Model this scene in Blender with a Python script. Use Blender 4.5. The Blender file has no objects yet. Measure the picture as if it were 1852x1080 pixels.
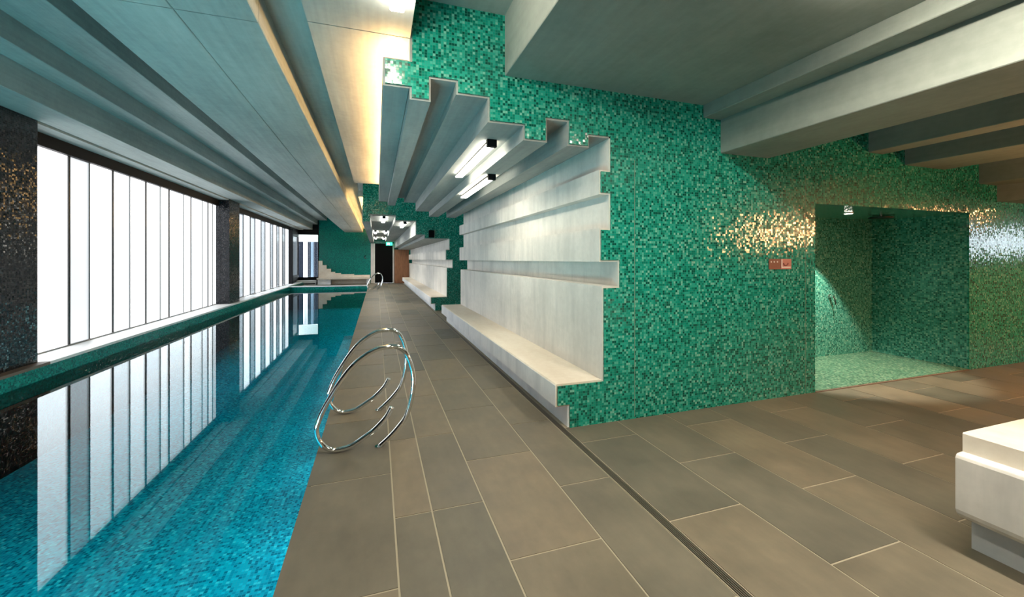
import bpy, math, random
from math import pi, sin, cos, atan, radians
random.seed(7)
scn = bpy.context.scene
COL = scn.collection

# ------------------------------------------------------------------ mesh helpers
class MB:
    def __init__(self):
        self.v = []; self.f = []; self.c = []
    def quad(self, pts, col=None):
        i = len(self.v); self.v += [tuple(p) for p in pts]
        self.f.append(tuple(range(i, i + len(pts)))); self.c.append(col)
        return self
    def box(self, x0, x1, y0, y1, z0, z1, b=0.0):
        if b > 0:
            return self.bbox(x0, x1, y0, y1, z0, z1, b)
        i = len(self.v)
        self.v += [(x, y, z) for z in (z0, z1) for y in (y0, y1) for x in (x0, x1)]
        for q in ((0, 2, 3, 1), (4, 5, 7, 6), (0, 1, 5, 4), (2, 6, 7, 3), (0, 4, 6, 2), (1, 3, 7, 5)):
            self.f.append(tuple(i + k for k in q)); self.c.append(None)
        return self
    def bbox(self, x0, x1, y0, y1, z0, z1, b):
        """box whose long Y edges are chamfered"""
        p = [(x0 + b, z0), (x1 - b, z0), (x1, z0 + b), (x1, z1 - b), (x1 - b, z1), (x0 + b, z1), (x0, z1 - b), (x0, z0 + b)]
        return self.prism_y(p, y0, y1)
    def prism_y(self, p, y0, y1):
        """polygon in XZ (counter-clockwise seen from -Y) pushed along Y"""
        n = len(p); i = len(self.v)
        self.v += [(x, y0, z) for x, z in p] + [(x, y1, z) for x, z in p]
        self.f.append(tuple(i + k for k in range(n))); self.c.append(None)
        self.f.append(tuple(i + n + k for k in reversed(range(n)))); self.c.append(None)
        for k in range(n):
            m = (k + 1) % n
            self.f.append((i + k, i + n + k, i + n + m, i + m)); self.c.append(None)
        return self
    def grid(self, xs, zs, inside, y0, y1):
        """solid slab made of XZ cells, only its outer skin"""
        xs = sorted(set(xs)); zs = sorted(set(zs))
        nx, nz = len(xs) - 1, len(zs) - 1
        S = [[inside((xs[i] + xs[i + 1]) / 2, (zs[j] + zs[j + 1]) / 2) for j in range(nz)] for i in range(nx)]
        ok = lambda i, j: 0 <= i < nx and 0 <= j < nz and S[i][j]
        for i in range(nx):
            for j in range(nz):
                if not S[i][j]: continue
                a, b, c, d = xs[i], xs[i + 1], zs[j], zs[j + 1]
                self.quad([(a, y0, c), (b, y0, c), (b, y0, d), (a, y0, d)])
                self.quad([(a, y1, c), (a, y1, d), (b, y1, d), (b, y1, c)])
                if not ok(i - 1, j): self.quad([(a, y0, c), (a, y0, d), (a, y1, d), (a, y1, c)])
                if not ok(i + 1, j): self.quad([(b, y0, c), (b, y1, c), (b, y1, d), (b, y0, d)])
                if not ok(i, j - 1): self.quad([(a, y0, c), (a, y1, c), (b, y1, c), (b, y0, c)])
                if not ok(i, j + 1): self.quad([(a, y0, d), (b, y0, d), (b, y1, d), (a, y1, d)])
        return self
    def cyl(self, c, r, h, axis='z', n=28, r2=None):
        r2 = r if r2 is None else r2
        i = len(self.v)
        for k in range(2):
            rr = (r, r2)[k]
            for j in range(n):
                t = 2 * pi * j / n
                u, w, s = rr * cos(t), rr * sin(t), (k - .5) * h
                self.v.append({'z': (c[0] + u, c[1] + w, c[2] + s), 'y': (c[0] + u, c[1] + s, c[2] - w), 'x': (c[0] + s, c[1] + u, c[2] + w)}[axis])
        self.f.append(tuple(i + k for k in reversed(range(n)))); self.c.append(None)
        self.f.append(tuple(i + n + k for k in range(n))); self.c.append(None)
        for k in range(n):
            m = (k + 1) % n
            self.f.append((i + k, i + m, i + n + m, i + n + k)); self.c.append(None)
        return self
    def tube(self, pts, r, n=14, closed=False):
        from mathutils import Vector
        P = [Vector(p) for p in pts]; N = len(P); i = len(self.v)
        up = None
        for k in range(N):
            if closed: t = P[(k + 1) % N] - P[k - 1]
            else: t = P[min(k + 1, N - 1)] - P[max(k - 1, 0)]
            t.normalize()
            if up is None:
                up = Vector((0, 1, 0)) if abs(t.y) < .9 else Vector((1, 0, 0))
            s = t.cross(up).normalized(); up = s.cross(t).normalized()
            for j in range(n):
                a = 2 * pi * j / n
                self.v.append(tuple(P[k] + r * (cos(a) * s + sin(a) * up)))
        for k in range(N if closed else N - 1):
            k2 = (k + 1) % N
            for j in range(n):
                m = (j + 1) % n
                self.f.append((i + k * n + j, i + k * n + m, i + k2 * n + m, i + k2 * n + j)); self.c.append(None)
        if not closed:
            self.f.append(tuple(i + j for j in reversed(range(n)))); self.c.append(None)
            self.f.append(tuple(i + (N - 1) * n + j for j in range(n))); self.c.append(None)
        return self
    def build(self, name, mat, parent=None, smooth=False, loc=None):
        me = bpy.data.meshes.new(name)
        L = loc or (parent['_o'] if parent is not None and '_o' in parent else (0, 0, 0))
        L = tuple(L)
        me.from_pydata([(x - L[0], y - L[1], z - L[2]) for x, y, z in self.v], [], self.f)
        if any(c is not None for c in self.c):
            at = me.attributes.new('tone', 'FLOAT', 'FACE')
            at.data.foreach_set('value', [c if c is not None else .5 for c in self.c])
        me.materials.append(mat)
        if smooth:
            me.polygons.foreach_set('use_smooth', [len(p.vertices) == 4 for p in me.polygons])
        me.validate(); me.update()
        o = bpy.data.objects.new(name, me); COL.objects.link(o)
        if parent is not None: o.parent = parent
        elif loc is not None: o.location = loc
        return o

def tag(o, label=None, cat=None, group=None, kind=None):
    if label: o['label'] = label
    if cat: o['category'] = cat
    if group: o['group'] = group
    if kind: o['kind'] = kind
    return o

def struct(name, mb, mat, label, cat, parent=None, smooth=False):
    o = mb.build(name, mat, parent, smooth)
    return tag(o, label, cat, None, 'structure')

def empty(name, loc, label, cat, group=None, kind=None):
    o = bpy.data.objects.new(name, None); COL.objects.link(o)
    o.location = loc; o.empty_display_size = .1
    o['_o'] = loc
    return tag(o, label, cat, group, kind)

# ------------------------------------------------------------------ materials
def newmat(name):
    m = bpy.data.materials.new(name); m.use_nodes = True
    nt = m.node_tree; nt.nodes.clear()
    out = nt.nodes.new('ShaderNodeOutputMaterial')
    return m, nt, out

class NT:
    """little helper for wiring nodes"""
    def __init__(self, nt): self.nt = nt
    def n(self, t, **kw):
        x = self.nt.nodes.new(t)
        for k, v in kw.items(): setattr(x, k, v)
        return x
    def put(self, sock, v):
        if hasattr(v, 'links') or hasattr(v, 'is_linked'): self.nt.links.new(v, sock)
        else: sock.default_value = v
    def math(self, op, a, b=0.0, c=0.0):
        x = self.n('ShaderNodeMath', operation=op)
        self.put(x.inputs[0], a); self.put(x.inputs[1], b)
        if len(x.inputs) > 2: self.put(x.inputs[2], c)
        return x.outputs[0]
    def vmath(self, op, a, b=None, scale=None):
        x = self.n('ShaderNodeVectorMath', operation=op)
        self.put(x.inputs[0], a)
        if b is not None: self.put(x.inputs[1], b)
        if scale is not None: self.put(x.inputs['Scale'], scale)
        return x.outputs[0]
    def noise(self, vec, scale, detail=4, rough=.55):
        x = self.n('ShaderNodeTexNoise')
        self.put(x.inputs['Vector'], vec); x.inputs['Scale'].default_value = scale
        x.inputs['Detail'].default_value = detail; x.inputs['Roughness'].default_value = rough
        return x.outputs['Fac']
    def ramp(self, fac, stops, interp='LINEAR'):
        x = self.n('ShaderNodeValToRGB'); cr = x.color_ramp; cr.interpolation = interp
        while len(cr.elements) < len(stops): cr.elements.new(.5)
        for e, (p, c) in zip(cr.elements, stops):
            e.position = p; e.color = (*c, 1)
        self.put(x.inputs[0], fac)
        return x.outputs[0]
    def mix(self, fac, a, b, blend='MIX'):
        x = self.n('ShaderNodeMix', data_type='RGBA', blend_type=blend)
        self.put(x.inputs[0], fac)
        for s, v in ((x.inputs[6], a), (x.inputs[7], b)):
            self.put(s, (*v, 1) if isinstance(v, tuple) and len(v) == 3 else v)
        return x.outputs[2]
    def bump(self, h, strength=.3, dist=.01):
        x = self.n('ShaderNodeBump'); x.inputs['Strength'].default_value = strength
        x.inputs['Distance'].default_value = dist
        self.put(x.inputs['Height'], h)
        return x.outputs[0]

def principled(name, col, rough=.5, metal=0.0, spec=.5):
    m, nt, out = newmat(name)
    b = nt.nodes.new('ShaderNodeBsdfPrincipled')
    b.inputs['Base Color'].default_value = (*col, 1); b.inputs['Roughness'].default_value = rough
    b.inputs['Metallic'].default_value = metal; b.inputs['Specular IOR Level'].default_value = spec
    nt.links.new(b.outputs[0], out.inputs[0])
    return m

def emitter(name, col, strength):
    m, nt, out = newmat(name)
    e = nt.nodes.new('ShaderNodeEmission')
    e.inputs[0].default_value = (*col, 1); e.inputs[1].default_value = strength
    nt.links.new(e.outputs[0], out.inputs[0])
    return m

def mosaic(name, stops, grout, size=.026, rough=.13, tilt=.115, spec=.5, grout_w=.44, coat=0.0):
    m, nt, out = newmat(name); N = NT(nt)
    g = N.n('ShaderNodeNewGeometry')
    p = N.vmath('ADD', N.vmath('SCALE', g.outputs['Position'], scale=1 / size), (.317, .271, .413))
    cell = N.vmath('FLOOR', p); fr = N.vmath('SUBTRACT', N.vmath('FRACTION', p), (.5, .5, .5))
    # keep the layer index along the face normal constant
    wn = N.n('ShaderNodeTexWhiteNoise', noise_dimensions='3D'); nt.links.new(cell, wn.inputs[0])
    colr = N.ramp(wn.outputs['Value'], stops, 'CONSTANT')
    var = N.noise(g.outputs['Position'], .9, 2)
    colr = N.mix(.35, colr, N.mix(var, (.55, .55, .55), (1.3, 1.3, 1.3)), 'MULTIPLY')
    fa = N.n('ShaderNodeSeparateXYZ'); nt.links.new(N.vmath('ABSOLUTE', fr), fa.inputs[0])
    na = N.n('ShaderNodeSeparateXYZ'); nt.links.new(N.vmath('ABSOLUTE', g.outputs['True Normal']), na.inputs[0])
    e = None
    for k in range(3):
        q = N.math('MULTIPLY', N.math('GREATER_THAN', fa.outputs[k], grout_w), N.math('LESS_THAN', na.outputs[k], .5))
        e = q if e is None else N.math('MAXIMUM', e, q)
    colr = N.mix(e, colr, grout)
    b = N.n('ShaderNodeBsdfPrincipled')
    nt.links.new(colr, b.inputs['Base Color'])
    b.inputs['Specular IOR Level'].default_value = spec
    nt.links.new(N.math('ADD', N.math('MULTIPLY', e, .5), rough), b.inputs['Roughness'])
    rnd = N.vmath('SCALE', N.vmath('SUBTRACT', wn.outputs['Color'], (.5, .5, .5)), scale=tilt)
    nt.links.new(N.vmath('NORMALIZE', N.vmath('ADD', g.outputs['Normal'], rnd)), b.inputs['Normal'])
    nt.links.new(b.outputs[0], out.inputs[0])
    return m

def concrete(name, dark, light, stretch=(1, .25, 1), scale=1.6, rough=.75, spec=.3, streak=None, board=0.0):
    m, nt, out = newmat(name); N = NT(nt)
    g = N.n('ShaderNodeNewGeometry'); P = g.outputs['Position']
    v = N.vmath('MULTIPLY', P, stretch)
    a = N.noise(v, scale, 6, .6)
    b_ = N.noise(P, 14, 4, .6)
    f = N.math('ADD', N.math('MULTIPLY', a, .75), N.math('MULTIPLY', b_, .25))
    c = N.ramp(f, [(.32, dark), (.66, light)])
    if streak:
        s = N.noise(N.vmath('MULTIPLY', P, (1, 1, .16)), 3.2, 5, .6)
        c = N.mix(N.math('MULTIPLY', N.ramp(s, [(.47, (0, 0, 0)), (.68, (1, 1, 1))]), .55), c, streak)
    if board:
        w = N.noise(N.vmath('MULTIPLY', P, (9, .5, 9)), 2.0, 3)
        c = N.mix(board, c, N.ramp(w, [(.3, (.6, .6, .6)), (.7, (1.15, 1.15, 1.15))]), 'MULTIPLY')
    b = N.n('ShaderNodeBsdfPrincipled')
    nt.links.new(c, b.inputs['Base Color'])
    b.inputs['Roughness'].default_value = rough; b.inputs['Specular IOR Level'].default_value = spec
    nt.links.new(N.bump(b_, .15, .006), b.inputs['Normal'])
    nt.links.new(b.outputs[0], out.inputs[0])
    return m

GREEN = mosaic('green_mosaic', [(0, (.001, .075, .052)), (.14, (.002, .17, .12)), (.36, (.004, .26, .19)), (.60, (.018, .335, .25)), (.80, (.07, .40, .305)), (.93, (.16, .47, .37))], (.012, .23, .165), size=.023, grout_w=.455)
TEAL = mosaic('teal_mosaic', [(0, (.0, .09, .08)), (.25, (.0, .17, .145)), (.6, (.002, .25, .20)), (.85, (.01, .32, .26))], (.0, .16, .13), size=.023, spec=.25)
BLACK = mosaic('black_mosaic', [(0, (.003, .004, .006)), (.4, (.008, .010, .014)), (.75, (.016, .018, .022)), (.92, (.035, .035, .04))], (.006, .006, .008), rough=.14, tilt=.2, spec=.35)
BLUE = mosaic('pool_mosaic', [(0, (.0, .16, .25)), (.2, (.0, .30, .43)), (.5, (.0, .42, .56)), (.8, (.01, .54, .68)), (.94, (.08, .66, .75))], (.0, .33, .45), size=.027, tilt=.06)
CEIL = concrete('board_concrete', (.25, .29, .282), (.40, .44, .425), (1, .3, 1), 1.4, board=.35)
CEILW = concrete('warm_concrete', (.26, .285, .28), (.39, .415, .40), (1, .3, 1), 1.4, board=.3)
WALLC = concrete('pale_concrete', (.60, .59, .55), (.82, .80, .755), (.6, .35, 1), 1.3, streak=(.46, .47, .45))
SEAT = concrete('seat_concrete', (.68, .60, .49), (.86, .81, .71), (.8, .3, 1), 2.0, rough=.6)
BASEC = concrete('kerb_concrete', (.70, .73, .76), (.86, .87, .87), (.8, .4, 1), 2.4, streak=(.54, .57, .60))
DARKC = concrete('grey_concrete', (.185, .215, .195), (.275, .305, .275), (1, 1, 1), .9, board=.2)
ROOM = principled('plain_plaster', (.30, .29, .27), .8)
WHITE = principled('white_sill_paint', (.72, .73, .72), .45)
BLACKP = principled('black_powder_coat', (.005, .005, .006), .5, 0, .12)
DOORB = principled('black_door_paint', (.003, .003, .003), .6, 0, .08)
CHROME = principled('polished_steel', (.80, .82, .82), .07, 1.0)
STEEL = principled('drain_steel', (.14, .13, .11), .45, .6)
GROOVE = principled('joint_black', (.01, .012, .012), .9)
BROWNST = principled('brown_stone', (.16, .11, .08), .6)
LAMP = emitter('lamp_diffuser', (1.0, .93, .82), 30)
LAMPF = emitter('strip_lamp_diffuser', (1.0, .88, .70), 46)
LAMPS = emitter('soft_lamp_diffuser', (1.0, .90, .72), 20)
FILLB = emitter('bright_fill_diffuser', (1.0, .88, .72), 135)
FILLW = emitter('warm_fill_diffuser', (1.0, .45, .18), 105)
COVE = emitter('cove_strip', (1.0, .55, .20), 42)
SPOT = emitter('downlight_lens', (1.0, .95, .80), 12)
EXITG = emitter('exit_green', (.05, .9, .45), 2.0)

def make_floor_mat():
    m, nt, out = newmat('stone_paving'); N = NT(nt)
    g = N.n('ShaderNodeNewGeometry'); P = g.outputs['Position']
    at = N.n('ShaderNodeAttribute', attribute_name='tone')
    t = at.outputs['Fac']
    base = N.ramp(t, [(0, (.105, .106, .086)), (.3, (.155, .143, .111)), (.6, (.175, .156, .116)), (1, (.20, .170, .124))])
    a = N.noise(P, 2.3, 6, .62)
    s = N.noise(N.vmath('MULTIPLY', P, (3, 1, 1)), 5, 4)
    c = N.mix(.8, base, N.ramp(a, [(.3, (.70, .71, .72)), (.7, (1.22, 1.2, 1.16))]), 'MULTIPLY')
    c = N.mix(.35, c, N.ramp(s, [(.3, (.8, .8, .8)), (.7, (1.15, 1.15, 1.15))]), 'MULTIPLY')
    b = N.n('ShaderNodeBsdfPrincipled')
    nt.links.new(c, b.inputs['Base Color'])
    nt.links.new(N.ramp(a, [(.3, (.42,) * 3), (.7, (.58,) * 3)]), b.inputs['Roughness'])
    b.inputs['Specular IOR Level'].default_value = .4
    nt.links.new(N.bump(s, .12, .004), b.inputs['Normal'])
    nt.links.new(b.outputs[0], out.inputs[0])
    return m
STONE = make_floor_mat()
GROUT = principled('pale_grout', (.40, .36, .27), .8)

def make_water():
    m, nt, out = newmat('pool_water'); N = NT(nt)
    g = N.n('ShaderNodeNewGeometry')
    h = N.noise(N.vmath('MULTIPLY', g.outputs['Position'], (1, .7, 1)), 3.0, 2, .4)
    nrm = N.bump(h, .004, .02)
    fr = N.n('ShaderNodeFresnel'); fr.inputs['IOR'].default_value = 1.34
    nt.links.new(nrm, fr.inputs['Normal'])
    gl = N.n('ShaderNodeBsdfGlossy'); gl.inputs['Roughness'].default_value = .015
    gl.inputs['Color'].default_value = (.86, .97, 1, 1)
    nt.links.new(nrm, gl.inputs['Normal'])
    tr = N.n('ShaderNodeBsdfTransparent'); tr.inputs['Color'].default_value = (.45, .97, 1.0, 1)
    mx = N.n('ShaderNodeMixShader')
    nt.links.new(fr.outputs[0], mx.inputs[0]); nt.links.new(tr.outputs[0], mx.inputs[1]); nt.links.new(gl.outputs[0], mx.inputs[2])
    nt.links.new(mx.outputs[0], out.inputs[0])
    return m
WATER = make_water()

def make_pane(name, glow, tint, see, rough):
    """frosted channel glass: daylight diffused in the sheet plus a blurred view of outside"""
    m, nt, out = newmat(name); N = NT(nt)
    e = N.n('ShaderNodeEmission'); e.inputs[0].default_value = (*tint, 1); e.inputs[1].default_value = glow
    r = N.n('ShaderNodeBsdfRefraction'); r.inputs['IOR'].default_value = 1.12; r.inputs['Roughness'].default_value = rough
    r.inputs['Color'].default_value = (.95, .97, 1, 1)
    mx = N.n('ShaderNodeMixShader'); mx.inputs[0].default_value = see
    nt.links.new(e.outputs[0], mx.inputs[1]); nt.links.new(r.outputs[0], mx.inputs[2])
    gl = N.n('ShaderNodeBsdfGlossy'); gl.inputs['Roughness'].default_value = .08
    fr = N.n('ShaderNodeFresnel'); fr.inputs['IOR'].default_value = 1.12
    mx2 = N.n('ShaderNodeMixShader')
    nt.links.new(fr.outputs[0], mx2.inputs[0]); nt.links.new(mx.outputs[0], mx2.inputs[1]); nt.links.new(gl.outputs[0], mx2.inputs[2])
    nt.links.new(mx2.outputs[0], out.inputs[0])
    return m
PANES = [make_pane('frosted_glass_white', 2.1, (1, .985, .975), .50, .50),
         make_pane('frosted_glass_grey', .62, (.93, .98, 1), .30, .42),
         make_pane('frosted_glass_cool', 1.6, (.95, .975, 1), .45, .50)]
PANEC = [make_pane('clear_channel_glass_bright', 2.6, (.93, .97, 1), .50, .25),
         make_pane('clear_channel_glass_grey', .22, (.80, .93, 1), .40, .25)]

def make_clear():
    m, nt, out = newmat('clear_glass'); N = NT(nt)
    tr = N.n('ShaderNodeBsdfTransparent'); tr.inputs['Color'].default_value = (.92, .96, .96, 1)
    gl = N.n('ShaderNodeBsdfGlossy'); gl.inputs['Roughness'].default_value = .02
    fr = N.n('ShaderNodeFresnel'); fr.inputs['IOR'].default_value = 1.45
    mx = N.n('ShaderNodeMixShader')
    nt.links.new(fr.outputs[0], mx.inputs[0]); nt.links.new(tr.outputs[0], mx.inputs[1]); nt.links.new(gl.outputs[0], mx.inputs[2])
    nt.links.new(mx.outputs[0], out.inputs[0])
    return m
CLEAR = make_clear()

def make_wood():
    m, nt, out = newmat('brown_timber'); N = NT(nt)
    g = N.n('ShaderNodeNewGeometry')
    a = N.noise(N.vmath('MULTIPLY', g.outputs['Position'], (14, 1, 1.2)), 2.5, 4)
    c = N.ramp(a, [(.3, (.16, .065, .028)), (.7, (.30, .135, .06))])
    b = N.n('ShaderNodeBsdfPrincipled'); nt.links.new(c, b.inputs['Base Color']); b.inputs['Roughness'].default_value = .5
    nt.links.new(b.outputs[0], out.inputs[0])
    return m
WOOD = make_wood()

# ------------------------------------------------------------------ dimensions (metres; camera stands at x=0 y=0)
YW = 3.5           # green wall that cuts the hall
Y1 = 10.55         # far end of the first concrete lining
Y2 = 12.8          # second green wall
YF = 28.8          # far end of the hall
YB = -6.0          # back of the room, behind the camera
XP = -.46          # pool edge
YP = 23.8          # far end of the pool
XS = -4.29         # window side of the pool
ROOF = 4.65
ZW = -.03          # water level
PN = 1.2           # near end of the pool, below the frame; placed to hold added lamps

# stepped section of the concrete lining: wall set-backs by height, ceiling soffits by width
SETB = [(.205, 1.725), (.42, 1.60), (1.333, 2.095), (1.575, 2.274), (1.905, 2.065), (2.236, 2.172), (2.475, 2.062), (2.792, 2.172)]
SOFF = [(.05, .263, 3.03), (.263, .437, 2.94), (.437, .655, 3.136), (.655, .939, 3.03), (.939, 1.274, 2.82),
        (1.274, 1.511, 2.69), (1.511, 1.722, 2.905), (1.722, 1.953, 2.68), (1.953, 2.172, 2.792)]
SOFF2 = [(-.40, -.17, 2.70), (-.17, .54, 2.925), (.54, 1.146, 2.77), (1.146, 1.405, 2.35), (1.405, 2.172, 2.24)]

def section(x, z, soff, setb, ledge):
    """True inside the solid of the stepped section"""
    lx0, lx1, lz = ledge
    if x < lx1 and z > lz: return False
    for zt, xr in setb:
        if z < zt:
            if x > xr: return True
            break
    else:
        if x > 2.172: return True
    for a, b, s in soff:
        if a <= x < b: return z > s
    return x >= soff[-1][1] and z > soff[-1][2]

# ------------------------------------------------------------------ floor
def build_floor():
    fl = MB(); gt = MB()
    g = .0055
    rng = random.Random(3)
    def strip(x0, x1, off, y0, y1, tones=None):
        y = off - 1.118 * math.ceil((off - y0) / 1.118)
        while y < y1:
            a, b = max(y, y0), min(y + 1.118, y1)
            if b - a > .02:
                t = rng.random()
                X0, X1, A, B = x0 + g, x1 - g, a + g, b - g
                for q in ([(X0, A, 0), (X1, A, 0), (X1, B, 0), (X0, B, 0)],
                          [(X0, A, -.006), (X1, A, -.006), (X1, A, 0), (X0, A, 0)],
                          [(X0, B, 0), (X1, B, 0), (X1, B, -.006), (X0, B, -.006)],
                          [(X0, A, -.006), (X0, A, 0), (X0, B, 0), (X0, B, -.006)],
                          [(X1, A, 0), (X1, A, -.006), (X1, B, -.006), (X1, B, 0)]):
                    fl.quad(q, t)
            y += 1.118
    E_, O_ = 2.05, 2.61
    strip(XP - .012, .105, E_, YB, YF)
    strip(.105, .335, O_, YB, YF); strip(.335, .672, O_, YB, YF)
    strip(.672, 1.225, E_, YB, YF)
    strip(1.225, 1.627, O_, YB, YF)
    xs = [1.697, 2.26, 2.82, 3.37, 3.905, 4.43, 4.99, 5.55, 6.11, 6.67, 7.23, 7.79, 8.35, 8.91, 9.47, 10.03, 10.59, 11.15, 11.71, 12.27, 12.83, 13.39, 14.0]
    for i in range(len(xs) - 1):
        strip(xs[i], xs[i + 1], (E_, O_)[i % 2], YB, YW)
    strip(1.697, 2.26, E_, Y1, Y2); strip(2.26, 2.82, O_, Y1, Y2); strip(2.82, 3.37, E_, Y1, Y2); strip(3.37, 4.9, O_, Y1, Y2)
    strip(-4.75, XP - .012, 24.4, YP + .35, YF); strip(XS, XP - .012, E_, YB, PN)
    o = fl.build('floor', STONE)
    tag(o, 'grey brown stone slab paving with pale joints beside the pool', 'floor', None, 'structure')
    gb = MB()
    gb.box(XP + .02, 1.630, YB, YF, -.20, -.003)
    gb.box(1.694, 14.0, YB, YW, -.20, -.003); gb.box(1.694, 4.9, YW, YF, -.20, -.003)
    gb.box(1.630, 1.694, YB, YF, -.20, -.03)
    gb.box(-4.75, XP + .02, YP + .35, YF, -.20, -.003); gb.box(XS, XP + .02, YB, PN - .01, -.20, -.003)
    o2 = gb.build('joint_bed', GROUT, o); o2['kind'] = 'structure'
    return o
build_floor()

# linear drain along the foot of the bench
dr = empty('linear_drain', (1.662, YB, 0), 'narrow dark slot drain running through the paving along the bench foot', 'drain')
MB().box(1.632, 1.692, YB, 27.5, -.028, -.010).build('channel', STEEL, dr)
gr = MB()
for x in (1.636, 1.648, 1.660, 1.672, 1.684):
    gr.box(x - .002, x + .002, YB, 27.5, -.010, -.003)
gr.build('grate', principled('grate_steel', (.22, .20, .165), .4, .5), dr)
ed = MB(); ed.box(1.6275, 1.632, YB, 27.5, -.02, .001); ed.box(1.692, 1.6965, YB, 27.5, -.02, .001)
ed.build('edge_trim', principled('edge_steel', (.42, .38, .29), .5, .2), dr)

# ------------------------------------------------------------------ pool
pb = MB()
D0 = -1.05
pb.quad([(XS, PN, D0), (XP, PN, D0), (XP, YP, D0), (XS, YP, D0)])
pb.quad([(XP, PN, D0), (XP, PN, -.006), (XP, YP, -.006), (XP, YP, D0)])
pb.quad([(XS, PN, D0), (XS, YP, D0), (XS, YP, ZW), (XS, PN, ZW)])
pb.quad([(XS, YP, D0), (XP, YP, D0), (XP, YP, ZW), (XS, YP, ZW)])
pb.quad([(XS, PN, D0), (XS, PN, ZW), (XP, PN, ZW), (XP, PN, D0)])
struct('pool_basin', pb, BLUE, 'turquoise mosaic lined swimming pool beside the paving', 'pool')
wt = MB().quad([(XS, PN, ZW), (XP, PN, ZW), (XP, YP, ZW), (XS, YP, ZW)])
struct('water', wt, WATER, 'still clear water filling the long swimming pool', 'water')
kb = MB(); kb.box(-4.9, XS, PN, YF, -1.1, .15); kb.box(XS, XP - .012, YP, YP + .35, -1.1, .13)
struct('kerb', kb, TEAL, 'teal tiled upstand between the pool water and the window sill', 'kerb')
cp = MB(); cp.box(XS, XP - .012, YP - .015, YP + .37, .13, .16)
struct('kerb_coping', cp, BASEC, 'grey coping on the far end of the pool', 'coping')

# added underwater lamps, out of sight, brightening the pool and its ceiling
UW = emitter('underwater_fill_lens', (.88, .99, 1), 15)
UWE = emitter('end_wall_fill_lens', (.88, .99, 1), 230)
for k in range(14):
    y = 4.2 + 1.4 * k
    u = empty('underwater_fill', (XP, y, -.62), 'added unseen round fill lamp in the deck side pool wall', 'light', 'added underwater fill lamps')
    MB().cyl((XP - .012, y, -.62), .15, .022, 'x').build('ring', CHROME, u)
    MB().cyl((XP - .026, y, -.62), .125, .006, 'x').build('lens', UW, u)

for x in (-3.9, -3.1, -2.3, -1.5):  # added lamps behind the view, brightening the near pool floor
    u = empty('underwater_fill', (x, PN, -.45), 'added unseen round fill lamp in the near end pool wall', 'light', 'added underwater fill lamps in the end wall')
    MB().cyl((x, PN + .012, -.45), .15, .022, 'y').build('ring', CHROME, u)
    MB().cyl((x, PN + .026, -.45), .125, .006, 'y').build('lens', UWE, u)

# ------------------------------------------------------------------ window side
sl = MB()
sl.box(-4.86, XS + .015, 7.345, 15.0, .15, .19); sl.box(-4.86, XS + .015, 16.0, 24.0, .15, .19)
sl.box(-4.86, XS - .1, 24.0, YF, .15, .19); sl.box(-4.42, XS + .015, 15.0, 16.0, .15, .188)
struct('trim_1', sl, WHITE, 'white window sill above the teal pool upstand', 'sill')
sb = MB(); sb.box(-4.42, XS + .015, YB, 7.345, .15, .188)
struct('trim_2', sb, BROWNST, 'brown stone ledge at the foot of the black mosaic wall', 'ledge')
wl = MB(); wl.box(-5.0, -4.41, YB, 7.345, .15, 3.5)
struct('wall_left', wl, BLACK, 'glittering black mosaic wall beside the first frosted window', 'wall')
cl = MB(); cl.box(-4.95, -4.41, 15.0, 16.0, .19, 3.5)
struct('column', cl, BLACK, 'black column standing between the two banks of window glass', 'column')
ce = MB(); ce.box(-4.95, -4.55, 26.0, 26.15, .19, 3.3)
struct('column_end', ce, BLACKP, 'slim black post where the window bank meets the corner', 'column')

def window(name, label, y0, y1, mull, mats, pat, z0=.19, z1=3.28, thick=.014):
    wr = empty(name, (-4.77, (y0 + y1) / 2, z0), label, 'window', None, 'structure')
    hd = MB(); hd.box(-4.86, -4.70, y0, y1, z1, 3.47); hd.build('header', BLACKP, wr)['kind'] = 'structure'
    rl = MB(); rl.box(-4.80, -4.745, y0, y1, z0, z0 + .02); rl.build('bottom_rail', principled('rail_' + name, (.25, .26, .26), .4, .5), wr)['kind'] = 'structure'
    ys = [y0] + mull + [y1]
    for i in range(len(ys) - 1):
        k = pat[i % len(pat)]
        p = MB(); p.box(-4.79, -4.77, ys[i] + .005, ys[i + 1] - .005, z0 + .02, z1)
        p.build('pane', mats[k], wr)['kind'] = 'structure'
    for i, y in enumerate(mull):
        w = thick * (1.5 if i % 2 == 0 else .7)
        q = MB(); q.box(-4.80, -4.755, y - w, y + w, z0 + .02, 3.44)
        q.build('mullion', MULL[i % 2], wr)['kind'] = 'structure'
    return wr
MULL = [principled('dark_mullion', (.02, .022, .024), .35, .3), principled('grey_mullion', (.16, .17, .17), .35, .4)]
window('window_1', 'long bank of glowing frosted glass channels over the pool', 7.345, 15.0,
       [8.58, 9.08, 9.74, 10.30, 10.91, 11.53, 11.95, 12.75, 13.18, 13.92, 14.35, 14.71], PANES, [0, 1, 0, 2, 0, 2, 0, 2, 0, 2, 2, 0, 2])
window('window_2', 'second bank of glass channels with grey stripes past the black column', 16.0, 26.0,
       [17.05, 17.75, 18.6, 19.3, 20.2, 20.9, 21.8, 22.4, 23.1, 23.7, 24.4, 25.1], PANEC, [1, 1, 0, 1, 0, 1, 0, 1, 0, 1, 0, 1, 0], thick=.03)
w3 = empty('window_3', (-4.77, 27.4, .6), 'narrow blue tinted pane in the corner past the window banks', 'window', None, 'structure')
MB().box(-4.79, -4.77, 26.15, 28.75, .62, 3.0).build('pane', PANEC[1], w3)['kind'] = 'structure'
f3 = MB(); f3.box(-4.86, -4.70, 26.15, 28.8, 3.0, 3.47); f3.box(-4.86, -4.70, 26.15, 28.8, .19, .62)
f3.build('frame', BLACKP, w3)['kind'] = 'structure'

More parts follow.
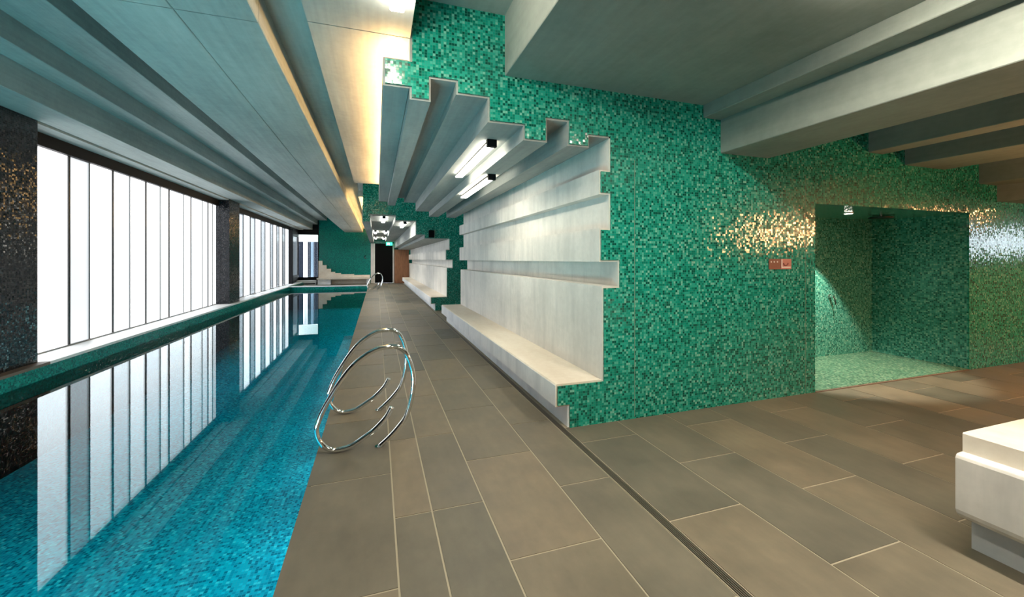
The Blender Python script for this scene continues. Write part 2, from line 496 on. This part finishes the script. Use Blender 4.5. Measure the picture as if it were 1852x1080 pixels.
# ------------------------------------------------------------------ roof and stepped ceiling over the pool
rf = MB(); rf.box(-5.1, 14.2, YB - .2, YF + .2, ROOF, ROOF + .2)
struct('ceiling', rf, CEIL, 'dark concrete roof slab seen in the gaps between beams', 'ceiling')
def beam(label, x0, x1, y0, y1, z0, z1, mat=None, ch=.006):
    mb = MB().box(x0, x1, y0, y1, z0, z1, ch)
    return struct('beam', mb, mat or CEIL, label, 'beam')
beam('narrow pale strip of concrete directly over the window header', -4.95, -4.425, YB, YF, 3.47, ROOF, ch=0)
beam('lowest board marked concrete beam along the top of the windows', -4.41, -3.897, YB, YF, 3.50, ROOF)
beam('second concrete step of the pool ceiling counted from the windows', -3.897, -3.596, YB, YF, 3.843, ROOF)
beam('third concrete step of the pool ceiling counted from the windows', -3.596, -3.045, YB, YF, 4.116, ROOF)
for (a, b, nm) in ((-1.99, -1.3755, 'window side half of the broad flat concrete panel over the pool'), (-1.3725, -.84, 'door side half of the broad flat concrete panel over the pool')):
    beam(nm + ', section overhead', a, b, YB, YW - .005, 3.38, ROOF)
    beam(nm + ', long section past the joint', a, b, YW + .005, YF, 3.38, ROOF)
# slot and smooth middle strip above the deck edge
beam('concrete lid of the dark slot beside the smooth ceiling strip', -.84, -.51, YB, YF, 3.63, 3.80, ch=0)
def strip_slab(label, y0, y1, x1):
    beam(label, -.51, x1, y0, y1, 3.45, 3.63, CEILW, ch=0)
strip_slab('smooth concrete ceiling strip carrying a lamp over the deck edge', YB, YW - .006, .266)
strip_slab('smooth concrete ceiling strip glowing orange along one side', YW + .006, Y1, .263)
strip_slab('short far stretch of glowing smooth ceiling strip', Y2 + .01, YF, -.17)

# ------------------------------------------------------------------ first green wall with the shower niche
NX0, NX1, NZ, NY = 5.005, 8.13, 2.27, 4.70
xs = [.05, .266, 2.172, NX0, NX1] + [a for a, b, c in SOFF] + [x for z, x in SETB] + [b for a, b, c in SOFF] + [14.0]
zs = [0, 3.265, NZ] + [z for z, x in SETB] + [c for a, b, c in SOFF] + [ROOF]
EDGE = .017
def shrunk(f):
    """the tiling stops a finger's width short of the concrete section"""
    return lambda x, z: all(f(x + dx, max(z + dz, .001)) for dx in (-EDGE, EDGE) for dz in (-EDGE, EDGE))
def spread(v): return [q for a in v for q in (a - EDGE, a, a + EDGE) if q >= 0 or a < 0]
def sec1(x, z): return section(x, z, SOFF, SETB, (.05, .266, 3.265))
def in1(x, z):
    if NX0 < x < NX1 and z < NZ: return False
    return shrunk(sec1)(x, z)
w1 = MB().grid(spread(xs[:-1]) + [14.0], spread(zs[:-1]) + [ROOF],  in1, YW - .016, YW)
struct('wall_green', w1, GREEN, 'big green mosaic wall with stepped edge and a shower niche', 'wall')
bk = MB(); bk.grid([2.9, NX0 - .1, NX1 + .1, 14.0], [0, NZ + .08, ROOF], lambda x, z: not (NX0 - .1 < x < NX1 + .1 and z < NZ + .08), YW, YW + .14)
bk.build('wall_core', ROOM, bpy.data.objects['wall_green'])['kind'] = 'structure'
nb = MB()
nb.box(NX0 - .12, NX0, YW, NY, -.1, NZ + .1); nb.box(NX1, NX1 + .12, YW, NY, -.1, NZ + .1); nb.box(NX0 - .12, NX1 + .12, NY, NY + .12, -.1, NZ + .1)
nb.box(NX0, NX1, YW, NY, NZ, NZ + .1)
NICHE = mosaic('niche_mosaic_lit', [(0, (.012, .11, .09)), (.14, (.03, .22, .18)), (.36, (.06, .31, .26)), (.60, (.10, .40, .33)), (.80, (.17, .47, .39)), (.93, (.27, .54, .45))], (.09, .25, .18), size=.023, grout_w=.455)  # wall mosaic made paler and greyer, the downlight's warm wash put into its colours
struct('wall_niche', nb, NICHE, 'green mosaic lining of the open shower niche', 'wall')
nf = MB().box(NX0, NX1, YW - .005, NY, -.1, .012)
struct('floor_niche', nf, mosaic('pale_green_mosaic', [(0, (.05, .17, .12)), (.3, (.10, .27, .19)), (.65, (.18, .37, .26)), (.88, (.32, .50, .37))], (.16, .26, .18)), 'pale green mosaic floor of the shower niche', 'floor')
th = MB().box(NX0, NX1, YW - .03, YW - .005, -.004, .008)
struct('trim_3', th, BROWNST, 'thin dark threshold strip in front of the shower niche', 'threshold')
# fine vertical expansion joints in the tiling
jm = MB()
for x in (2.46, 4.845):
    jm.box(x - .0035, x + .0035, YW - .0175, YW - .016, .02, 2.6)
jm.build('expansion_joint', principled('joint_sealant', (.11, .23, .17), .6), bpy.data.objects['wall_green'])['kind'] = 'structure'

# ------------------------------------------------------------------ concrete linings
def lining(y0, y1, soff, topz, setb, label, xout):
    xs_ = [xout, 2.172, 2.6] + [x for z, x in setb]; zs_ = [0, topz] + [z for z, x in setb if z <= topz]
    def ins(x, z):
        if z < .42: return x > 2.095
        for zt, xr in setb:
            if z < zt: return x > xr
        return x > 2.172
    wm = MB().grid(xs_, zs_, ins, y0, y1)
    return struct('wall_right', wm, WALLC, label, 'wall')
lining(YW, Y1, SOFF, 2.792, SETB, 'pale concrete wall with stepped ledges behind the long bench', 4.8)
N1 = ['first beam beside the glowing ceiling strip, pale underside', 'low narrow concrete rib beside the deep brown recess', 'deep brown recess between two ceiling ribs',
      'flat grey ceiling plank beside the deep recess', 'concrete plank carrying the longer lamp', 'lower concrete plank carrying the second lamp',
      'shadowed recess beside the second lamp plank', 'thin pale concrete rib above the wall ledges', 'shadowed slot where ceiling meets the stepped wall']
for k, (a, b, s) in enumerate(SOFF):
    if k == 0: beam(N1[0], a, b - .001, YW, Y1, s, 3.265, CEILW)
    else: beam(N1[k], a, b, YW, Y1, s, 3.62, CEILW, ch=0)
top1 = MB().box(2.172, 4.8, YW + .15, Y1, 2.792, 3.62)
struct('beam', top1, CEILW, 'solid concrete head over the stepped wall', 'beam')
def bench(y0, y1, label):
    b = empty('concrete_bench', (1.85, (y0 + y1) / 2, 0), label, 'bench', 'cast concrete benches along the deck')
    MB().box(1.725, 2.093, y0, y1, 0, .205).build('base', BASEC, b)
    MB().prism_y([(1.60, .205), (2.093, .205), (2.093, .42), (1.61, .42), (1.60, .41)], y0, y1).build('seat', SEAT, b)
    fr_ = MB().box(1.596, 1.60, y0, y1, .209, .408); fr_.build('seat_front', BASEC, b)
    return b
bench(YW + .002, Y1, 'long pale concrete bench with green tiled end beside the dark drain')

# second wall and lining
SETB2 = [s for s in SETB if s[0] <= 2.24]
def in2(x, z):
    if x < -.40: return False
    if x < -.17 and z > 3.45 and False: return False
    for zt, xr in SETB2:
        if z < zt:
            if x > xr: return True
            break
    else:
        if x > 2.172: return True
    for a, b, s in SOFF2:
        if a <= x < b: return z > s
    return False
xs2 = [-.40, 2.172, 5.0] + [a for a, b, c in SOFF2] + [b for a, b, c in SOFF2] + [x for z, x in SETB2]
zs2 = [0, ROOF - EDGE * 2] + [c for a, b, c in SOFF2] + [z for z, x in SETB2]
w2 = MB().grid(spread(xs2), spread(zs2), shrunk(in2), Y2 - .016, Y2)
struct('wall_green_second', w2, GREEN, 'second green mosaic wall across the hall past the first bench', 'wall')
lining(Y2, 28.2, SOFF2, 2.24, SETB2, 'stepped concrete wall behind the second bench', 4.8)
N2 = ['far low beam at the edge of the second opening', 'far lamp plank above the black door', 'far lamp plank beside the stepped side', 'far stepped ceiling rib', 'far low ceiling plank over the second bench']
for k, (a, b, s) in enumerate(SOFF2):
    beam(N2[k], a, b, Y2, YF, s, 3.2 if k == 0 else 3.62, CEILW, ch=0)
bench(Y2 + .002, 27.4, 'shorter looking far concrete bench past the green gap')
ps = MB(); ps.box(4.9, 5.0, Y1, Y2, 0, ROOF)
struct('wall_passage', ps, TEAL, 'tiled side of the cross passage between the benches', 'wall')

# ------------------------------------------------------------------ front room ceiling
F0, F1 = YB, YW - .016
beam('recessed ceiling strip above the green wall beside the lamp strip', .266, 1.094, F0, F1, 3.79, 3.95, DARKC, ch=0)
beam('broad dark concrete ceiling panel with bright upright edge', 1.094, 3.325, F0, F1, 3.25, ROOF, DARKC)
beam('thin stepped edge of the broad dark ceiling panel', 3.325, 3.56, F0, F1, 3.118, ROOF, DARKC)
beam('deep pale sided concrete beam along the dark panel', 3.56, 4.26, F0, F1, 2.757, ROOF, DARKC)
beam('dark recess behind the deep pale beam', 4.26, 5.96, F0, F1, 3.45, ROOF, DARKC, ch=0)
beam('slim dark beam after the deep pale beam', 5.96, 6.25, F0, F1, 2.965, ROOF, DARKC)
beam('dark recess between slim beam and orange soffit', 6.25, 6.68, F0, F1, 3.25, ROOF, DARKC, ch=0)
beam('concrete beam with wide orange lit underside', 6.68, 7.55, F0, F1, 2.855, ROOF, DARKC)
beam('concrete recess after the orange lit beam', 7.55, 8.37, F0, F1, 3.05, ROOF, DARKC, ch=0)
beam('lower concrete beam above the shower niche corner', 8.37, 8.83, F0, F1, 2.705, ROOF, DARKC)
beam('lowest concrete beam above the glittering tile', 8.83, 14.0, F0, F1, 2.465, ROOF, DARKC)
bw = MB(); bw.box(-5.0, 14.2, YB - .2, YB, -1.2, ROOF)
struct('wall_back', bw, ROOM, 'plain wall at the back of the room', 'wall')
rw = MB(); rw.box(14.0, 14.2, YB, YW, -.2, ROOF)
struct('wall_side', rw, ROOM, 'plain wall closing the shower side of the room', 'wall')
wi = empty('glow_pane', (13.99, 1.0, 1.7), 'added unseen glowing pane on the shower side wall', 'window', None, 'structure')  # unseen emitter added for the cool glint on the tiles
MB().box(13.97, 13.995, .4, 2.2, 1.75, 2.25).build('pane', emitter('side_glow', (.78, .88, 1), 4.5), wi)['kind'] = 'structure'

# second bench block in front of the camera side
b2 = empty('concrete_bench', (3.8, -.4, 0), 'chunky pale concrete bench with stepped rounded side at the paving edge', 'bench')
MB().box(3.125, 4.5, -2.4, 1.33, 0, .17).build('base', concrete('blue_grey_concrete', (.40, .43, .44), (.56, .58, .57), (1, .5, 1), 2.2), b2)
bodyp = [(3.12, .155), (4.5, .155), (4.6, .21), (4.6, .54), (3.053, .545), (3.008, .543), (2.994, .536), (2.988, .522), (2.988, .245), (2.997, .222), (3.03, .192)]
MB().prism_y(bodyp, -2.45, 1.335).build('body', WALLC, b2)
MB().prism_y([(3.053, .545), (4.55, .545), (4.55, .649), (3.06, .649), (3.053, .643)], -2.45, 1.335).build('seat', SEAT, b2)

# ------------------------------------------------------------------ grab rails
RAIL = [(.022, 0), (.10, .065), (.175, .14), (.247, .237), (.29, .38), (.308, .53), (.29, .66), (.247, .776), (.19, .832), (.131, .847), (.06, .845), (-.004, .832),
        (-.09, .785), (-.18, .715), (-.27, .605), (-.35, .478), (-.41, .37), (-.454, .263), (-.466, .205), (-.454, .14), (-.425, .085), (-.385, .045), (-.34, .024), (-.29, .022), (-.235, .030), (-.18, .047),
        (-.10, .095), (-.027, .142), (.035, .198), (.086, .256), (.127, .328)]
def catmull(P, sub=5):
    out = []
    n = len(P)
    for i in range(n - 1):
        p0, p1, p2, p3 = P[max(i - 1, 0)], P[i], P[i + 1], P[min(i + 2, n - 1)]
        for s in range(sub):
            t = s / sub
            out.append(tuple(.5 * ((2 * p1[k]) + (-p0[k] + p2[k]) * t + (2 * p0[k] - 5 * p1[k] + 4 * p2[k] - p3[k]) * t * t + (-p0[k] + 3 * p1[k] - 3 * p2[k] + p3[k]) * t ** 3) for k in range(2)))
    out.append(P[-1])
    return out
path = catmull(RAIL)
rail0 = empty('pool_grab_rail', (0, 0, 0), 'chrome spiral tube grab rail on the pool edge, in front of its twin', 'grab rail', 'chrome spiral grab rails')
MB().tube([(x, 0, z) for x, z in path], .0205, 16).build('tube', CHROME, rail0, True)
MB().cyl((.020, 0, .004), .034, .008).build('foot_plate', CHROME, rail0)
rail0.location = (0, 3.65, 0)
for x, y, sc, lb in ((0, 4.53, 1, 'chrome spiral tube grab rail on the pool edge, behind its twin'),
                     (0, 22.4, 1, 'tiny far chrome grab rail before the black door, in front'),
                     (0, 23.3, 1, 'tiny far chrome grab rail before the black door, behind')):
    r = rail0.copy(); COL.objects.link(r); r.location = (x, y, 0); r['label'] = lb
    for ch in list(rail0.children):
        c = ch.copy(); COL.objects.link(c); c.parent = r

# ------------------------------------------------------------------ lamps
def lamp(x, y0, y1, z, label, mat=None, group='linear ceiling lamps'):
    L = empty('ceiling_lamp', (x, y0, z), label, 'lamp', group)
    MB().box(x - .032, x + .032, y0 + .02, y1, z - .035, z).build('housing', BLACKP, L)
    MB().bbox(x - .05, x + .05, y0 + .05, y1 - .02, z - .056, z - .036, .006).build('diffuser', mat or LAMP, L)
    MB().box(x - .05, x + .05, y0, y0 + .05, z - .075, z - .0).build('end_cap', BLACKP, L)
    return L
lamp(1.115, 3.98, 5.75, 2.82, 'lit white tube lamp on the plank facing the deck, the bigger of two', LAMPS)
lamp(1.40, 5.0, 6.8, 2.69, 'lit white tube lamp on the lower plank above the bench', LAMPS)
lf = empty('ceiling_lamp', (.138, 3.16, 3.45), 'bright white lamp on the smooth ceiling strip overhead', 'lamp', 'linear ceiling lamps')
MB().box(.105, .171, 1.22, 2.98, 3.42, 3.45).build('housing', WHITE, lf)
MB().bbox(.088, .188, 1.22, 3.0, 3.36, 3.419, .01).build('diffuser', LAMPF, lf)
for x, y, zz, lb in ((.22, 13.1, 2.925, 'far tube lamp first inside the second opening'), (.84, 13.05, 2.77, 'far tube lamp on the lower far plank'),
                     (-.05, 19.6, 2.925, 'middle far tube lamp on the door side'), (.42, 19.6, 2.925, 'middle far tube lamp on the bench side'),
                     (-.05, 25.2, 2.925, 'last far tube lamp above the black door frame'), (.42, 25.2, 2.925, 'last far tube lamp beside the green exit sign')):
    lamp(x, y, y + 1.8, zz, lb)
# unseen lamps added out of frame to fill the front room with light
for x, y, zz, mt, lb in ((.138, -2.6, 3.45, LAMP, 'added unseen tube lamp on the smooth strip at the start of the pool'), (.68, -4.8, 3.79, LAMP, 'added unseen tube lamp in the recess at the back wall'), (2.7, -.2, 3.25, FILLB, 'added unseen tube lamp under the broad dark panel beside the pale beam'),
                         (2.2, -2.6, 3.25, LAMP, 'added unseen tube lamp under the broad dark panel'), (11.2, .4, 2.465, FILLW, 'added unseen warm tube lamp beyond the shower niche')):
    lamp(x, y, y + 1.8, zz, lb, mt)
hl = empty('ceiling_lamp', (7.9, -.3, 3.05), 'added unseen warm tube lamp hanging on two rods over the shower side', 'lamp', 'linear ceiling lamps')  # added out of frame for the orange soffit and tile glint
MB().box(7.888, 7.912, -.3, 1.7, 2.20, 2.23).build('housing', BLACKP, hl)
MB().bbox(7.855, 7.945, -.28, 1.68, 2.13, 2.199, .012).build('diffuser', FILLW, hl)
for y in (0, 1.4): MB().cyl((7.9, y, 2.64), .008, .82).build('rod', BLACKP, hl)
cv = empty('cove_light', (.15, YW, 3.265), 'hidden warm strip lighting the smooth ceiling from the first beam', 'light', 'warm cove strips')
MB().box(.10, .20, YW + .06, Y1 - .05, 3.266, 3.29).build('strip', COVE, cv)
cv2 = empty('cove_light', (-.28, Y2, 3.2), 'hidden warm strip on the far low beam', 'light', 'warm cove strips')
MB().box(-.33, -.23, Y2 + .06, 28.0, 3.201, 3.225).build('strip', COVE, cv2)

# ------------------------------------------------------------------ shower niche fittings
dl = empty('downlight', (6.46, 4.03, NZ), 'small lit downlight in the shower niche ceiling', 'light')
MB().cyl((6.46, 4.03, NZ - .006), .060, .012).build('trim_ring', principled('white_ring', (.7, .7, .68), .4), dl)
MB().cyl((6.46, 4.03, NZ - .0135), .046, .006).build('lens', SPOT, dl)
sp = bpy.data.lights.new('downlight_beam', 'SPOT'); sp.energy = 190; sp.spot_size = radians(78); sp.spot_blend = .25; sp.color = (1, .90, .68); sp.shadow_soft_size = .03
so = bpy.data.objects.new('downlight_beam', sp); COL.objects.link(so); so.parent = dl; so.location = (0, 0, -.03)
so.rotation_euler = (radians(6), radians(0), 0)
sh = empty('rain_shower', (7.33, 4.12, NZ), 'flat dark shower rose under the niche ceiling', 'shower')
MB().cyl((7.33, 4.12, NZ - .035), .15, .018).build('rose', principled('dark_rose', (.02, .022, .02), .35, .6), sh)
MB().cyl((7.33, 4.12, NZ - .013), .018, .026).build('stem', CHROME, sh)
sv = empty('shower_valve', (7.07, NY, .99), 'small chrome shower valve on the niche back wall', 'shower valve')
MB().cyl((7.07, NY - .008, .99), .036, .016, 'y').build('plate', CHROME, sv)
MB().cyl((7.07, NY - .045, .99), .022, .06, 'y').build('body', CHROME, sv)
MB().tube([(7.07, NY - .07, .99), (7.075, NY - .085, .96), (7.085, NY - .09, .91), (7.095, NY - .088, .86)], .009, 10).build('lever', principled('dark_lever', (.06, .06, .05), .3, .8), sv, True)

# red notice plaques beside the niche
for (x0, x1, lb, kind) in ((4.255, 4.425, 'dark red notice plaque with pale specks beside the shower niche', 0), (4.435, 4.600, 'pinkish red notice plaque with a white corner line beside the niche', 1)):
    s = empty('notice_sign', ((x0 + x1) / 2, YW - .016, 1.545), lb, 'sign', 'red notice plaques by the niche')
    MB().box(x0, x1, YW - .026, YW - .017, 1.485, 1.605).build('plate', principled('sign_red_%d' % kind, ((.16, .055, .04), (.42, .16, .14))[kind], .5), s)
    d = MB()
    if kind == 1:
        d.box(x0 + .008, x0 + .022, YW - .0285, YW - .026, 1.50, 1.598); d.box(x0 + .022, x1 - .012, YW - .0285, YW - .026, 1.50, 1.514)
    else:
        for q in (.03, .075, .125): MB().cyl((x0 + q, YW - .0272, 1.57), .009, .0024, 'y', 14).build('pale_dot', principled('sign_dot', (.75, .70, .66), .5), s)
    if kind == 1: d.build('marking', principled('sign_white_%d' % kind, (.75, .70, .66), .5), s)
    if kind == 1:
        e = MB(); e.tube([(x0 + .045 + .03 - .035 * cos(t), YW - .0275, 1.556 - .03 * sin(t)) for t in [pi * q / 10 for q in range(11)]], .006, 8)
        e.build('symbol', principled('sign_dark', (.20, .05, .045), .5), s)

# ------------------------------------------------------------------ far end of the hall
fw = MB(); fw.grid([-3.52, -.39, -.10, 1.04, 2.6, 5.0], [0, 2.66, ROOF], lambda x, z: not (-.10 < x < 1.04 and z < 2.66), YF, YF + .12)
struct('wall_far', fw, TEAL, 'teal mosaic wall at the far end of the pool', 'wall')
f2 = MB(); f2.box(-5.0, -3.52, YF, YF + .1, 3.17, ROOF); f2.box(-5.0, -3.52, YF, YF + .1, -.2, .38)
struct('wall_far_left', f2, BLACKP, 'black panel framing the far corner window', 'wall')
lp = MB()
steps = [(-3.52, -3.30, 1.50), (-3.30, -3.05, 1.22), (-3.05, -2.80, .98), (-2.80, -2.55, .78), (-2.55, -2.20, .70), (-2.20, -1.4, .62), (-1.4, -.42, .56)]
for a, b, z in steps: lp.box(a, b, YF - .25, YF - .002, 0, z)
struct('trim_4', lp, SEAT, 'beige concrete stepping down below the far teal wall', 'trim')
door = empty('door_1', (.47, YF, 0), 'tall black doorway at the end of the deck', 'door', None, 'structure')
MB().box(-.10, 1.04, YF + .03, YF + .08, 0, 2.66).build('leaf', DOORB, door)['kind'] = 'structure'
jb = MB(); jb.box(-.36, -.10, YF - .10, YF, 0, 2.66); jb.box(1.04, 1.13, YF - .10, YF, 0, 2.66)
jb.build('frame', WALLC, door)['kind'] = 'structure'
dh = MB(); dh.box(.90, .93, YF - .01, YF + .03, .95, 1.15); dh.build('handle', BLACKP, door)['kind'] = 'structure'
ex = empty('exit_sign', (.80, YF - .5, 2.52), 'small glowing green exit sign above the black door', 'sign')
MB().box(.60, 1.0, YF - .53, YF - .49, 2.52, 2.72).build('panel', EXITG, ex)
MB().box(.785, .815, YF - .515, YF - .505, 2.72, 2.77).build('bracket', BLACKP, ex)
pic = MB()
pic.box(.68, .70, YF - .533, YF - .53, 2.54, 2.70); pic.box(.80, .82, YF - .533, YF - .53, 2.54, 2.70); pic.box(.68, .82, YF - .533, YF - .53, 2.68, 2.70)
pic.cyl((.735, YF - .5315, 2.655), .015, .003, 'y', 12); pic.box(.725, .75, YF - .533, YF - .53, 2.57, 2.64)
pic.build('pictogram', emitter('exit_white', (.85, 1, .9), 2.2), ex)
cb = empty('timber_cabinet', (1.56, 28.5, 0), 'brown timber cabinet between the black door and the far bench', 'cabinet')
MB().box(1.14, 2.09, 28.25, YF - .01, 0, 2.26).build('carcass', WOOD, cb)
MB().box(1.16, 2.07, 28.225, 28.25, 1.24, 2.24).build('upper_panel', WOOD, cb)
MB().box(1.16, 2.07, 28.225, 28.25, .04, 1.18).build('lower_panel', WOOD, cb)
fb = empty('concrete_bench', (-2.3, 28.2, 0), 'low concrete ledge bench across the far end under the teal wall', 'bench')
MB().box(-3.55, -.42, 27.9, YF - .26, .33, .41).build('seat', SEAT, fb)
MB().box(-3.5, -2.75, 28.0, YF - .26, 0, .33).build('base', BASEC, fb)
MB().box(-.62, -.45, 28.0, YF - .26, 0, .33).build('base', BASEC, fb)
lb_ = empty('low_block', (-4.2, 28.3, 0), 'low white block under the far corner window', 'block')
MB().box(-4.72, -3.62, 28.05, 28.5, .0, .27, .01).build('body', WHITE, lb_)
MB().box(-4.70, -3.64, 28.04, 28.05, .03, .10).build('recess', BLACKP, lb_)  # flat black strip laid on the front face, nothing is cut in
hk = empty('wall_fitting', (-.66, YF, 1.75), 'small dark curved fitting on the far teal wall beside the door', 'fitting')
MB().tube([(-.60 - .16 * cos(t), YF - .05, 1.75 + .11 * sin(t)) for t in [radians(q) for q in range(-75, 80, 12)]], .028, 10).build('curve', principled('dark_green_fitting', (.0, .05, .04), .4), hk, True)
MB().box(-.79, -.73, YF - .05, YF, 1.72, 1.78).build('bracket', principled('dark_bracket', (.0, .04, .03), .4), hk)
spk = empty('wall_speaker', (1.6, Y2 - .05, 2.43), 'small black box speaker on the second green wall', 'speaker')
MB().box(1.53, 1.70, Y2 - .10, Y2 - .017, 2.27, 2.50).build('cabinet', BLACKP, spk)
MB().box(1.545, 1.685, Y2 - .104, Y2 - .10, 2.285, 2.485).build('grille', DOORB, spk)
MB().box(1.70, 1.725, Y2 - .07, Y2 - .017, 2.27, 2.50).build('bracket', principled('speaker_bracket', (.25, .4, .33), .5), spk)

# far corner window and what stands outside it
w5 = empty('window_5', (-4.15, YF, .4), 'clear corner window at the far end showing a pale post outside', 'window', None, 'structure')
fr5 = MB(); fr5.box(-4.78, -4.70, YF - .02, YF + .06, .38, 3.17); fr5.box(-3.58, -3.52, YF - .02, YF + .06, .38, 3.17); fr5.box(-4.70, -3.58, YF - .02, YF + .06, .38, .46)
fr5.build('frame', BLACKP, w5)['kind'] = 'structure'
MB().box(-4.70, -3.58, YF + .01, YF + .025, .46, 3.17).build('pane', CLEAR, w5)['kind'] = 'structure'
PALE = principled('pink_white_render', (.80, .70, .74), .7)
po = MB().cyl((-4.62, YF + 2.1, 1.45), .14, 3.7, 'z', 20)
tag(po.build('post', PALE, None, True), 'pale pink round post outside the far corner window', 'post')
fa = MB().box(-6.4, -2.7, YF + 1.7, YF + 1.9615, 2.80, 3.50)
tag(fa.build('fascia_board', principled('white_fascia', (.88, .85, .85), .6), None), 'white fascia board outside above the pale post', 'fascia')
dk = MB().box(-7.0, -2.4, YF + 4.2, YF + 4.4, -.5, 3.4)
tag(dk.build('dark_fence', principled('outside_dark', (.006, .008, .016), .8, 0, .1), None), 'dark fence outside behind the pale post', 'fence')
pl = MB().box(-4.36, -4.20, YF + 2.6, YF + 2.72, -.5, 3.1)
tag(pl.build('fence_post', principled('blue_grey_post', (.14, .19, .26), .6), None), 'slim blue grey fence post outside the far window', 'post')

# outside the long window: ground, brick boundary building
gd = MB().box(-60, -5.2, -40, 70, -.6, -.4)
struct('ground', gd, principled('outside_paving', (.62, .62, .62), .9), 'pale ground outside the windows', 'ground')
bl = empty('brick_building', (-12, 8, -.4), 'blurred pinkish brick building behind the frosted glass', 'building')
m, nt, out = newmat('outside_brick'); N = NT(nt)
br = N.n('ShaderNodeTexBrick'); br.inputs['Color1'].default_value = (.40, .14, .10, 1); br.inputs['Color2'].default_value = (.50, .20, .15, 1); br.inputs['Mortar'].default_value = (.5, .45, .4, 1)
br.inputs['Scale'].default_value = 3
bb = N.n('ShaderNodeBsdfPrincipled'); nt.links.new(br.outputs[0], bb.inputs['Base Color']); bb.inputs['Roughness'].default_value = .9
nt.links.new(bb.outputs[0], out.inputs[0])
MB().box(-15, -11, 4, 24, -.4, 2.55).build('wall', m, bl)
MB().box(-15.2, -10.8, 3.8, 24.2, 2.55, 2.7).build('roof', principled('outside_roof', (.35, .33, .33), .8), bl)

# ------------------------------------------------------------------ world, camera
w = bpy.data.worlds.new('overcast_sky'); scn.world = w; w.use_nodes = True
bg = w.node_tree.nodes['Background']; bg.inputs[0].default_value = (.93, .97, 1, 1); bg.inputs[1].default_value = 5.0

cam = bpy.data.cameras.new('camera'); co = bpy.data.objects.new('camera', cam); COL.objects.link(co)
F = 735.0
cam.sensor_fit = 'HORIZONTAL'; cam.sensor_width = 36; cam.lens = F / 1852 * 36
cam.shift_y = -(540 - 469) / 1852
cam.clip_start = .05; cam.clip_end = 300
co.location = (0, 0, 1.6)
co.rotation_euler = (pi / 2, 0, -atan(245 / 735))
scn.camera = co

for o in bpy.data.objects:
    if '_o' in o: del o['_o']
vs = scn.view_settings
scn.display_settings.display_device = 'sRGB'
vs.view_transform = 'Standard'; vs.look = 'None'; vs.gamma = 1; vs.use_curve_mapping = False; vs.exposure = 0.7
cy = scn.cycles
cy.max_bounces = 10; cy.diffuse_bounces = 5; cy.glossy_bounces = 4; cy.transmission_bounces = 6; cy.transparent_max_bounces = 12
cy.caustics_reflective = False; cy.caustics_refractive = True
cy.sample_clamp_indirect = 6
